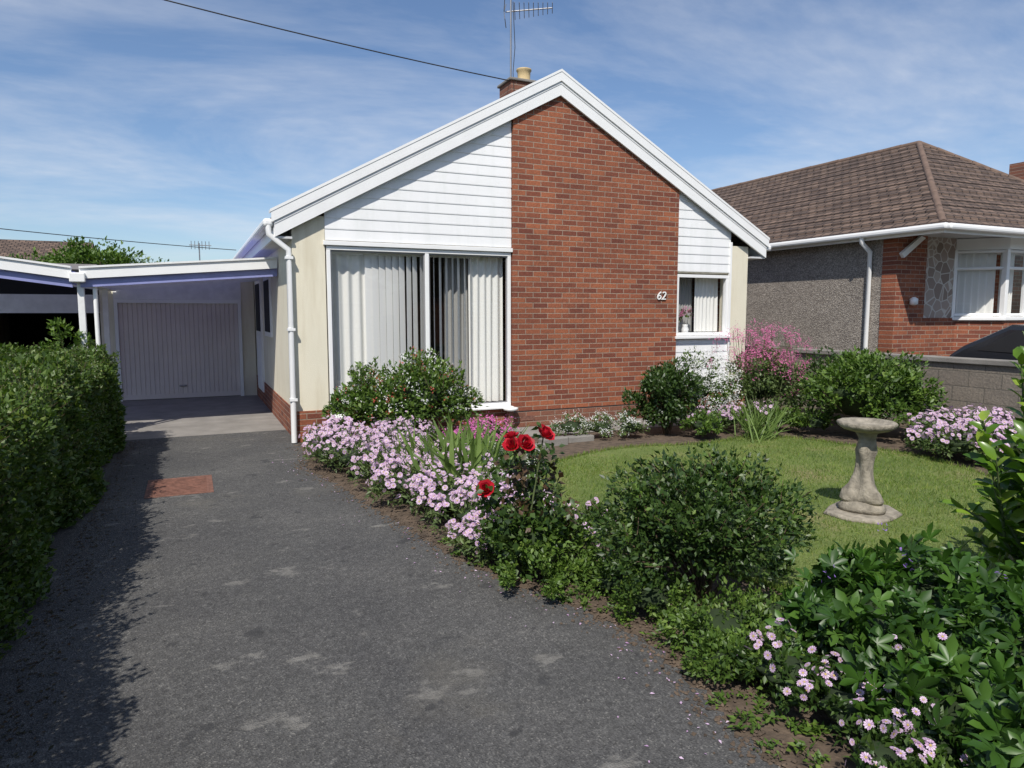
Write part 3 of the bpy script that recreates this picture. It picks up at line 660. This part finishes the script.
# ------------------------------------------------ bird bath
BB=empty('bird_bath'); bx,by=4.50,3.55
lathe('base_slab',[(.27,0),(.28,.02),(.26,.035),(.01,.037)],(bx,by,.005),M_stone,BB,9,lambda a,z:.12*math.sin(2*a+1)+.05*math.sin(5*a))
lathe('foot',[(.15,0),(.16,.03),(.14,.06),(.12,.08)],(bx,by,.04),M_stone,BB,32,lambda a,z:.09*math.sin(3*a))
lathe('pedestal',[(.12,0),(.135,.03),(.12,.08),(.085,.13),(.062,.2),(.054,.27),(.058,.33),(.068,.38),(.06,.43),(.054,.47),(.07,.51),(.09,.53)],(bx,by,.105),M_stone,BB,36,lambda a,z:.24*math.sin(3*a+z*9)*(1 if z<.48 else .2))
lathe('bowl',[(.09,0),(.16,.02),(.19,.04),(.2,.065),(.19,.078),(.175,.073),(.13,.05),(.01,.04)],(bx,by,.63),M_stone,BB,40,lambda a,z:.03*math.sin(12*a))

ES=empty('edging_stones')
for i,(x,y,rz) in enumerate(((3.35,6.75,.2),(3.15,6.35,1.3),(3.7,6.95,.1),(4.1,7.05,.0),(3.0,5.95,1.2),(2.75,5.62,1.0))):
    o=box('stone',-.17,.17,-.06,.06,-.02,.07+.01*(i%3),M_conc,ES,b=.012); o.location=(x,y,0); o.rotation_euler=(0,0,rz)
sheet('front_path',[(2.6,7.55),(6.6,7.45),(6.6,8.2),(2.6,8.2)],.010,M_conc)
SP=empty('sill_ornament'); lathe('dish',[(.05,0),(.09,.01),(.1,.04),(.085,.045)],(3.72,YF-.14,.24),M_white,SP,20); box('bracket',3.69,3.75,YF-.16,YF-.08,.0,.24,M_rust,SP)

# ------------------------------------------------ hedge
def hedge():
    mb=MB(); X0,X1,Y0,Y1,Z=-2.1,-.85,.3,9.2,1.0
    def disp(a,b): return .05*np.sin(a*3.1+1)+.035*np.sin(b*4.3+a*2.2)+.025*np.sin(a*9+b*7)
    def put(n,face):
        if face=='r': yy=rng.uniform(Y0,Y1,n); zz=rng.uniform(0.02,Z,n); P=np.column_stack([X1+disp(yy,zz)-.06*(zz>Z-.1)*(zz-Z+.1)/.1,yy,zz]); out=np.array([1,0,.15])
        if face=='t': yy=rng.uniform(Y0,Y1,n); xx=rng.uniform(X0,X1,n); P=np.column_stack([xx,yy,Z+disp(yy,xx*1.4)]); out=np.array([.1,0,1])
        if face=='f': xx=rng.uniform(X0,X1,n); zz=rng.uniform(0,Z,n); P=np.column_stack([xx,Y1+disp(xx,zz),zz]); out=np.array([0,1,.1])
        if face=='n': xx=rng.uniform(X0,X1,n); zz=rng.uniform(0,Z,n); P=np.column_stack([xx,Y0+disp(xx,zz),zz]); out=np.array([0,-1,.1])
        if face=='l': yy=rng.uniform(Y0,Y1,n); zz=rng.uniform(0,Z,n); P=np.column_stack([X0+disp(yy,zz),yy,zz]); out=np.array([-1,0,.1])
        depth=rng.uniform(-.09,.05,n); cl=np.sin(P[:,1]*17+P[:,2]*11)*np.sin(P[:,2]*19-P[:,0]*15)
        P=P+out*(depth+.035*cl)[:,None]
        y=out*.6+rnd(n)*.6+np.array([0,0,.45]); z=out*.5+rnd(n)*.5+np.array([0,0,.4])
        far=np.clip(np.hypot(P[:,0],P[:,1])/4,1,1.5)
        mb.inst(np.array(LEAF[0])*np.array([1.05,1,1]),LEAF[1],P,frames(y,z),rng.uniform(.022,.042,n)*far,0)
    put(60000,'r'); put(48000,'t'); put(6000,'f'); put(3000,'n'); put(5000,'l')
    n=1500; yy=rng.uniform(Y0,Y1,n); xx=rng.uniform(X0,X1+.03,n); side=rng.uniform(0,1,n)<.3
    for x,y,sd_ in zip(xx,yy,side):
        h=rng.uniform(.05,.19)
        if sd_: p=np.array([X1,y,rng.uniform(.3,Z)]); q=p+np.array([h*.7,rng.normal()*.04,h*.5])
        else: p=np.array([x,y,Z]); q=p+np.array([rng.normal()*.04,rng.normal()*.04,h])
        mb.tube(p,q,.002,.0012,2,3)
        k=int(h*80)+1; t=rng.uniform(0.1,1,k)[:,None]; mb.inst(LEAF[0],LEAF[1],p+(q-p)*t,frames(rnd(k)*.8+np.array([0,0,.6]),rnd(k)+np.array([0,0,.8])),.034,0)
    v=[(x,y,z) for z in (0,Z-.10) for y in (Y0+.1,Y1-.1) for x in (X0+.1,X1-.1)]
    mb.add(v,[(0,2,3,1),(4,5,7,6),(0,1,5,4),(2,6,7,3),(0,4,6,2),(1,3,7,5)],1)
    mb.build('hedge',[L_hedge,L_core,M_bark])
hedge()
mb=MB(); mound(mb,(-1.3,9.75),(.3,.3),1.36,2400,.07,0,ncl=20,core=1,stem=2); mb.build('climbing_plant',[L_mid,L_core,M_bark])

# ------------------------------------------------ plants
mb=MB(); mound(mb,(2.2,7.55),(.78,.5),.98,9500,.055,0,ncl=60,crs=.28,core=1,stem=2,flowers=[(150,.03,'cluster',(3,),.02),(110,.024,'cluster',(4,),.02)])
mound(mb,(1.55,7.5),(.3,.3),.78,1300,.05,0,ncl=14,stem=2)
for q in range(26):
    a=rng.uniform(0,6.28); p=np.array([2.2+.6*math.cos(a),7.5+.4*math.sin(a),.7]); t=p+np.array([rng.normal()*.08,rng.normal()*.06,rng.uniform(.12,.3)]); mb.tube(p,t,.004,.002,2,3)
    k=22; s=rng.uniform(0,1,k)[:,None]; mb.inst(LEAF[0],LEAF[1],p+(t-p)*s,frames(rnd(k)+np.array([0,0,.5]),rnd(k)+np.array([0,0,.6])),.05,0)
mb.build('flowering_shrub',[L_mid,L_core,M_bark,P_white,P_coral])
mb=MB()
pts=[(1.28,7.2,.38,.33),(1.2,6.8,.3,.32),(1.55,6.9,.4,.36),(1.35,6.3,.34,.32),(1.75,6.35,.38,.33),(1.5,5.75,.34,.32),(1.9,5.9,.3,.3),(1.55,5.25,.33,.3),(1.95,5.3,.3,.28),(1.68,4.75,.32,.28),(2.0,4.7,.28,.26),(1.72,4.25,.30,.27),(2.0,4.2,.3,.24),(2.0,7.0,.4,.33),(1.6,3.9,.22,.2)]
for x,y,r,h in pts: mound(mb,(x,y),(r,r),h,1100,.05,0,ncl=26,crs=.34,core=1,flowers=[(int(rng.integers(130,260)),.021,'daisy',(2,3),.06)],wid=.6)
for x,y,r,h in ((2.05,3.75,.25,.25),(2.35,3.9,.22,.22)): mound(mb,(x,y),(r,r),h,600,.045,0,ncl=16,core=1,flowers=[(34,.02,'daisy',(2,3),.04)],wid=.7)
mb.build('lilac_daisy_bed',[L_grey,L_core,P_pink,P_yel])
mb=MB()
for x,y in ((2.75,6.9),(3.05,7.1),(2.5,6.6)): mound(mb,(x,y),(.3,.28),.3,700,.04,0,ncl=16,core=1,flowers=[(90,.03,'cluster',(2,),.03)])
mb.build('pink_carnation_clump',[L_grey,L_core,P_hot])
mb=MB()
for x,y in ((2.4,5.6),(2.6,6.0),(2.3,5.1),(2.1,6.2),(2.75,5.7),(2.2,4.6)): mound(mb,(x,y),(.3,.28),.28,900,.04,0,ncl=16,core=1,flowers=[(30,.02,'cluster',(2,),.03)])
mb.build('white_flower_clump',[L_grey,L_core,P_white])
def swords(name,cs,n,h,m,w=.06,spread=.5):
    mb=MB()
    for cx,cy in cs:
        P=np.column_stack([rng.normal(cx,.09,n),rng.normal(cy,.09,n),np.full(n,.0)])
        y=np.array([0,0,1.0])+rnd(n)*np.array([spread,spread,.05]); z=rnd(n)*np.array([1,1,.1])
        T=np.array([(-.5,0,0),(.5,0,0),(.5,.35,.01),(-.5,.35,.01),(.4,.7,.07),(-.4,.7,.07),(0,1,.22)])*np.array([w,1,1])
        mb.inst(T,[(0,1,2),(0,2,3),(3,2,4),(3,4,5),(5,4,6)],P,frames(y,z),h*rng.uniform(.6,1.1,n),0)
    return mb.build(name,[m])
swords('iris_clump',[(1.75,5.7),(2.0,5.45),(2.15,5.9),(1.85,5.0),(2.3,5.5),(2.05,5.2)],44,.60,L_iris,.07,.45)
swords('ornamental_grass',[(6.05,6.25),(6.2,6.35)],60,.55,L_iris,.03,.5)
# rose bush
mb=MB()
base=np.array([1.68,3.5,0])
tips=[(1.60,3.42,.80),(1.74,3.38,.84),(1.45,3.55,.52),(1.86,3.55,.62),(1.55,3.75,.6),(1.8,3.3,.45),(1.95,3.5,.4),(1.5,3.35,.38),(1.66,3.6,.7)]
for i,t in enumerate(tips):
    t=np.array(t); m1=base+(t-base)*.5+rnd(1)[0]*.03; mb.tube(base+rnd(1)[0]*.01*np.array([1,1,0]),m1,.008,.006,1); mb.tube(m1,t,.006,.004,1)
    n=170; s=rng.uniform(.3,.97,n)[:,None]; P=base+(t-base)*s+rnd(n)*.05; mb.inst(np.array(LEAF[0])*np.array([1.3,1,1]),LEAF[1],P,frames(rnd(n)+np.array([0,0,-.1]),rnd(n)*.5+np.array([0,-.2,1])),rng.uniform(.035,.06,n),0 if i%3 else 3)
mound(mb,(1.75,3.5),(.33,.28),.42,3600,.034,5,ncl=30,core=4,crs=.27)
mound(mb,(1.62,3.22),(.22,.2),.2,1100,.03,5,ncl=14)
bl=np.array([(1.555,3.40,.79),(1.62,3.36,.80),(1.74,3.36,.845),(1.58,3.46,.83),(1.45,3.52,.53)])
zz=nrm(np.array([[-.4,-.5,.8],[.1,-.7,.6],[.3,-.6,.7],[-.2,.1,1],[-.5,-.6,.6]])); mb.inst(ROSE[0],ROSE[1],bl-zz*.02,frames(np.cross(zz,rnd(5)),zz),np.array([.05,.052,.055,.045,.052]),2)
mb.build('rose_bush',[L_dark,M_gstem,P_red,L_red,L_core,L_mid])
# central shrub
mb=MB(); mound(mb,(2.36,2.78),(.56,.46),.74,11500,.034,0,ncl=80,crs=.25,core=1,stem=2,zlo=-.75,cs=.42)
for q in range(70):
    a=rng.uniform(0,6.28); r=rng.uniform(.1,1); p=np.array([2.36+r*math.cos(a)*.47,2.78+r*math.sin(a)*.4,.60-.22*r*r]); t=p+np.array([rng.normal()*.07+.06*math.cos(a),rng.normal()*.07,rng.uniform(.08,.22)]); mb.tube(p,t,.003,.002,2,3)
    k=30; s=rng.uniform(0,1,k)[:,None]; mb.inst(LEAF[0],LEAF[1],p+(t-p)*s+rnd(k)*.008,frames(rnd(k)+np.array([0,0,.5]),rnd(k)+np.array([0,0,.6])),.036,3 if q%3==0 else 0)
mb.build('garden_shrub',[L_dark,L_core,M_bark,L_mid])
mb=MB()
for x,y,r,h in ((2.10,2.35,.28,.2),(2.02,2.75,.22,.18),(2.35,2.3,.3,.2),(1.98,2.12,.2,.15),(2.0,3.05,.2,.14),(1.92,3.3,.16,.12),(2.2,3.2,.25,.2),(1.96,1.25,.18,.15),(1.98,1.0,.2,.16),(2.1,2.0,.22,.2)): mound(mb,(x,y),(r,r*.9),h,1500,.028,0,ncl=22,core=1,crs=.36)
# straggling seedlings on the open soil
n=260; k=rng.integers(60,len(ed)-22,n); E=np.array(ed)[k]; cx=E[:,0]+rng.uniform(.0,.3,n); cy=E[:,1]+rng.normal(0,.05,n)
for x,y in zip(cx,cy):
    q=rng.integers(5,14); P=np.column_stack([x+rng.normal(0,.012,q),y+rng.normal(0,.012,q),np.full(q,.012)+rng.uniform(0,.02,q)]); mb.inst(LEAF[0],LEAF[1],P,frames(rnd(q)*np.array([1,1,.3])+np.array([0,0,.4]),rnd(q)*.3+np.array([0,0,1.0])),rng.uniform(.015,.035),0)
mb.build('ground_cover_plant',[L_mid,L_core])
# palmate foliage foreground, leaf colour darkened in place of shade
mb=MB()
for x,y,r,h,n in ((2.5,1.9,.4,.38,420),(2.95,2.0,.4,.38,420),(2.3,1.35,.35,.30,320),(2.9,1.45,.5,.38,480),(3.35,1.6,.4,.36,320),(2.5,.9,.5,.36,380),(3.2,1.1,.5,.4,350),(2.75,2.2,.25,.3,200)):
    mound(mb,(x,y),(r,r),h,n,.085,0,ncl=26,crs=.4,tmpl=PALM,core=1,stem=2,bias=.1,stemr=.003)
    mound(mb,(x,y),(r*.9,r*.9),h*.8,1000,.036,3,ncl=20)
flower(mb,np.array([(2.35,2.0,.43),(2.9,1.65,.46),(2.95,2.2,.5),(2.7,1.9,.46),(3.1,1.5,.5)]),np.array([[0,-.5,1.0]]*5),.022,'cluster',(4,))
mb.build('cranesbill_plant',[L_palm,L_core,M_gstem,L_dark,P_purple])
mb=MB()
for x,y,r,h,nf in ((2.02,1.9,.18,.24,46),(2.05,1.65,.16,.2,34),(1.93,1.42,.15,.17,34),(2.1,1.35,.15,.22,22),(2.35,1.55,.15,.34,16)):
    mound(mb,(x,y),(r,r),h,800,.036,0,ncl=16,core=1,flowers=[(nf,.0165,'daisy',(2,3),.04)],wid=.8)
mb.build('lilac_daisy_clump',[L_dark,L_core,P_pink,P_yel])
# laurel
mb=MB(); lc=np.array([3.86,1.80])
def shoot(p,m1,t,n,s0=.35):
    mb.tube(p,m1,.010,.008,1); mb.tube(m1,t,.008,.004,1)
    s=np.linspace(s0,1.0,n)[:,None]; P=np.where(s<.5,p+(m1-p)*s*2,m1+(t-m1)*(s-.5)*2); d=nrm(t-m1)
    ph=np.arange(n)*2.4; side=np.column_stack([np.cos(ph),np.sin(ph),np.full(n,.15)])
    mb.inst(BLEAF[0],BLEAF[1],P,frames(d*.65+side*.9+rnd(n)*.2,d*.8+rnd(n)*.3+np.array([-.1,-.2,.3])),rng.uniform(.09,.155,n)*np.linspace(1,.75,n),0)
for i in range(62):
    p=np.array([lc[0]+rng.normal()*.12,lc[1]+rng.normal()*.2,0]); a=rng.uniform(0,6.28); r=rng.uniform(.1,.62)
    t=np.array([lc[0]+r*math.cos(a),lc[1]+r*math.sin(a)*.9,rng.uniform(.35,1.42)*(1-.3*r)]); shoot(p,(p+t)/2+rnd(1)[0]*.04,t,20)
for dx,dy,z in ((-.42,.1,1.36),(-.28,-.12,1.42),(-.1,-.2,1.5),(-.42,-.2,1.15),(-.52,.22,1.0),(.1,-.3,1.45),(-.3,.2,1.28),(-.5,0,.85),(-.2,.05,1.34),(-.55,-.15,.7)):
    p=np.array([lc[0]+dx*.4,lc[1]+dy*.4,.2]); t=np.array([lc[0]+dx,lc[1]+dy,z]); shoot(p,(p+t)/2+np.array([dx*.12,dy*.12,0]),t,30,.25)
mound(mb,(3.98,1.8),(.4,.5),1.0,420,.12,2,ncl=26,tmpl=BLEAF,core=3)
mb.build('laurel_bush',[L_laurel,M_gstem,L_palm,L_core])
# back border
mb=MB(); mound(mb,(5.3,7.0),(.40,.36),1.0,6500,.05,0,ncl=44,core=1,stem=2,cs=.4,zlo=-.9,flowers=[(24,.02,'cluster',(3,),.02)]); mound(mb,(5.0,7.1),(.25,.25),.6,1200,.05,0,ncl=14); mb.build('garden_shrub',[L_dark,L_core,M_bark,P_white])
mb=MB(); mound(mb,(5.95,7.15),(.46,.35),1.0,2800,.045,0,ncl=40,core=1,stem=2,cs=.3,zlo=-.9)
n=420; d=nrm(rnd(n)); d[:,1]=-np.abs(d[:,1]); P=np.array([5.95,7.15,.58])+d*np.array([.5,.38,.44])*rng.uniform(.8,1.12,n)[:,None]; P=P[P[:,2]>.15]; flower(mb,P,np.tile([0,-.6,.6],(len(P),1)),.026,'cluster',(3,))
mb.build('white_flowering_shrub',[L_mid,L_core,M_gstem,P_white])
mb=MB()
mound(mb,(6.95,7.1),(.6,.42),1.0,5000,.055,0,ncl=44,core=1,stem=2,cs=.4,flowers=[(210,.036,'cluster',(3,),.08)])
for i in range(95):
    x,y=rng.normal(6.9,.32),rng.normal(7.1,.2); z=rng.uniform(.8,1.3); p=np.array([x,y,.5]);q=np.array([x+rng.normal()*.1,y,z]); mb.tube(p,q,.004,.003,2,3)
    k=6; flower(mb,q+rnd(k)*np.array([.03,.03,.05]),np.tile([0,-.3,1.0],(k,1)),.028,'cluster',(3,))
mb.build('valerian_plant',[L_grey,L_core,M_gstem,P_mag])
mb=MB(); mound(mb,(7.4,5.85),(.90,.7),.98,11000,.065,0,ncl=100,crs=.22,core=1,stem=2,cs=.6); mb.build('rounded_shrub',[L_mid,L_core,M_bark])
mb=MB(); mound(mb,(8.2,7.0),(.5,.8),.86,3500,.07,0,ncl=40,core=1); mb.build('border_shrub',[L_dark,L_core])
mb=MB()
for x,y in ((7.1,4.75),(7.5,5.0),(7.4,4.4),(7.9,4.7),(7.9,5.3),(8.3,5.0),(7.2,4.1),(7.6,3.9),(8.2,4.3),(6.95,4.4)): mound(mb,(x,y),(.36,.34),.36,1000,.05,0,ncl=22,core=1,flowers=[(170,.026,'daisy',(2,3),.05)])
mb.build('lilac_daisy_bed',[L_grey,L_core,P_pink,P_yel])
mb=MB()
for x,y in ((4.4,7.1),(4.75,6.95),(4.1,7.25)): mound(mb,(x,y),(.28,.22),.26,600,.035,0,ncl=14,core=1,flowers=[(70,.022,'cluster',(2,),.02)])
mb.build('white_alyssum_clump',[L_grey,L_core,P_white])
mb=MB()
for x,y in ((6.3,7.0),(6.05,6.75),(5.7,6.7),(6.6,6.75)): mound(mb,(x,y),(.25,.22),.3,600,.04,0,ncl=14,core=1,flowers=[(60,.024,'daisy',(2,3),.03)])
mb.build('low_lilac_plant',[L_grey,L_core,P_pink,P_yel])
mb=MB()
for x,y in ((6.75,6.55),(6.95,6.2),(6.6,6.85),(5.5,6.5)): mound(mb,(x,y),(.28,.25),.3,900,.05,0,ncl=18,core=1)
mb.build('low_border_plant',[L_mid,L_core])
mb=MB(); mound(mb,(8.4,3.4),(.5,.8),.8,5000,.07,0,ncl=50,core=1); mound(mb,(8.2,2.0),(.7,.9),1.0,5000,.07,0,ncl=50,core=1); mb.build('border_shrub',[L_mid,L_core])

def tree(name,x,y,h,r,n,leaf,m=None):
    mb=MB(); mb.tube((x,y,0),(x,y,h*.45),r*.09,r*.06,2,8)
    for i in range(9):
        a=i*.7; mb.tube((x,y,h*.4),(x+r*.6*math.cos(a),y+r*.6*math.sin(a),h*(.55+.04*i)),r*.05,r*.015,2)
    mound(mb,(x,y,h*.28),(r,r),h*.72,n,leaf,0,ncl=46,crs=.3,core=None); ico(mb,(x,y,h*.6),(r*.4,r*.4,h*.2),1)
    mb.build(name,[m or L_mid,L_core,M_bark])
tree('tree',-2.6,26,3.75,1.5,7000,.14); tree('tree',-4.3,27,3.5,1.0,3000,.14); tree('tree',-1.2,27.5,3.3,.9,3000,.12)
for i,x in enumerate((-22,-12,-2,9,20,30)): tree('street_tree',x+rng.normal(),-14+rng.normal(),5+rng.uniform(0,1.5),2.6,2500,.4,L_dark)  # out of view, added as dark masses for the windows to reflect

# ------------------------------------------------ light, sky, camera
el=math.radians(50); hd=Vector((-.58,-.815,0)).normalized(); s=Vector((hd.x*math.cos(el),hd.y*math.cos(el),math.sin(el)))
sd=bpy.data.lights.new('sun','SUN'); sd.energy=4.8; sd.angle=math.radians(.5); sd.color=(1,.95,.87)
so=bpy.data.objects.new('sun',sd); scene.collection.objects.link(so); so.rotation_euler=s.to_track_quat('Z','Y').to_euler(); so.location=(0,0,20)
w=bpy.data.worlds.new('World'); scene.world=w; w.use_nodes=True; nt=w.node_tree; bg=nt.nodes['Background']
sk=N(nt,'ShaderNodeTexSky'); sk.sky_type='NISHITA'; sk.sun_disc=False; sk.sun_elevation=el; sk.sun_rotation=math.atan2(hd.x,hd.y)%(2*math.pi); sk.dust_density=.5; sk.ozone_density=2.2; sk.air_density=1.0
tc=N(nt,'ShaderNodeTexCoord'); sep=N(nt,'ShaderNodeSeparateXYZ'); nt.links.new(tc.outputs['Generated'],sep.inputs[0])
ad=N(nt,'ShaderNodeMath',operation='ADD'); ad.inputs[1].default_value=.18; nt.links.new(sep.outputs['Z'],ad.inputs[0])
cmb=N(nt,'ShaderNodeCombineXYZ')
for i,a in enumerate('XY'):
    dv=N(nt,'ShaderNodeMath',operation='DIVIDE'); nt.links.new(sep.outputs[a],dv.inputs[0]); nt.links.new(ad.outputs[0],dv.inputs[1]); nt.links.new(dv.outputs[0],cmb.inputs[i])
mp=N(nt,'ShaderNodeMapping'); mp.inputs['Scale'].default_value=(.9,1.5,1); mp.inputs['Rotation'].default_value=(0,0,.5); mp.inputs['Location'].default_value=(1.3,.4,0); nt.links.new(cmb.outputs[0],mp.inputs[0])
n1=N(nt,'ShaderNodeTexNoise'); n1.inputs['Scale'].default_value=.8; n1.inputs['Detail'].default_value=9; n1.inputs['Roughness'].default_value=.6; n1.inputs['Distortion'].default_value=.5; nt.links.new(mp.outputs[0],n1.inputs['Vector'])
n2=N(nt,'ShaderNodeTexNoise'); n2.inputs['Scale'].default_value=9; n2.inputs['Detail'].default_value=5; nt.links.new(mp.outputs[0],n2.inputs['Vector'])
cl=ramp(nt,n1.outputs['Fac'],[(.42,(0,0,0)),(.74,(.62,.62,.62))]); cl=mixc(nt,.6,cl,ramp(nt,n2.outputs['Fac'],[(.3,(.4,.4,.4)),(.7,(1.2,1.2,1.2))]),'MULTIPLY')
skc=mixc(nt,1.0,sk.outputs[0],(.94,1.0,1.10),'MULTIPLY')
col=mixc(nt,cl,skc,(7.2,7.5,8.1)); nt.links.new(col,bg.inputs[0]); bg.inputs[1].default_value=.11
cam=bpy.data.cameras.new('camera'); co=bpy.data.objects.new('camera',cam); scene.collection.objects.link(co); scene.camera=co
cam.sensor_width=36; cam.lens=700/1024*36; cam.clip_end=2000; cam.clip_start=.05
co.location=(0,0,1.5); co.rotation_euler=(math.radians(90-5.79),0,math.radians(-24.6))
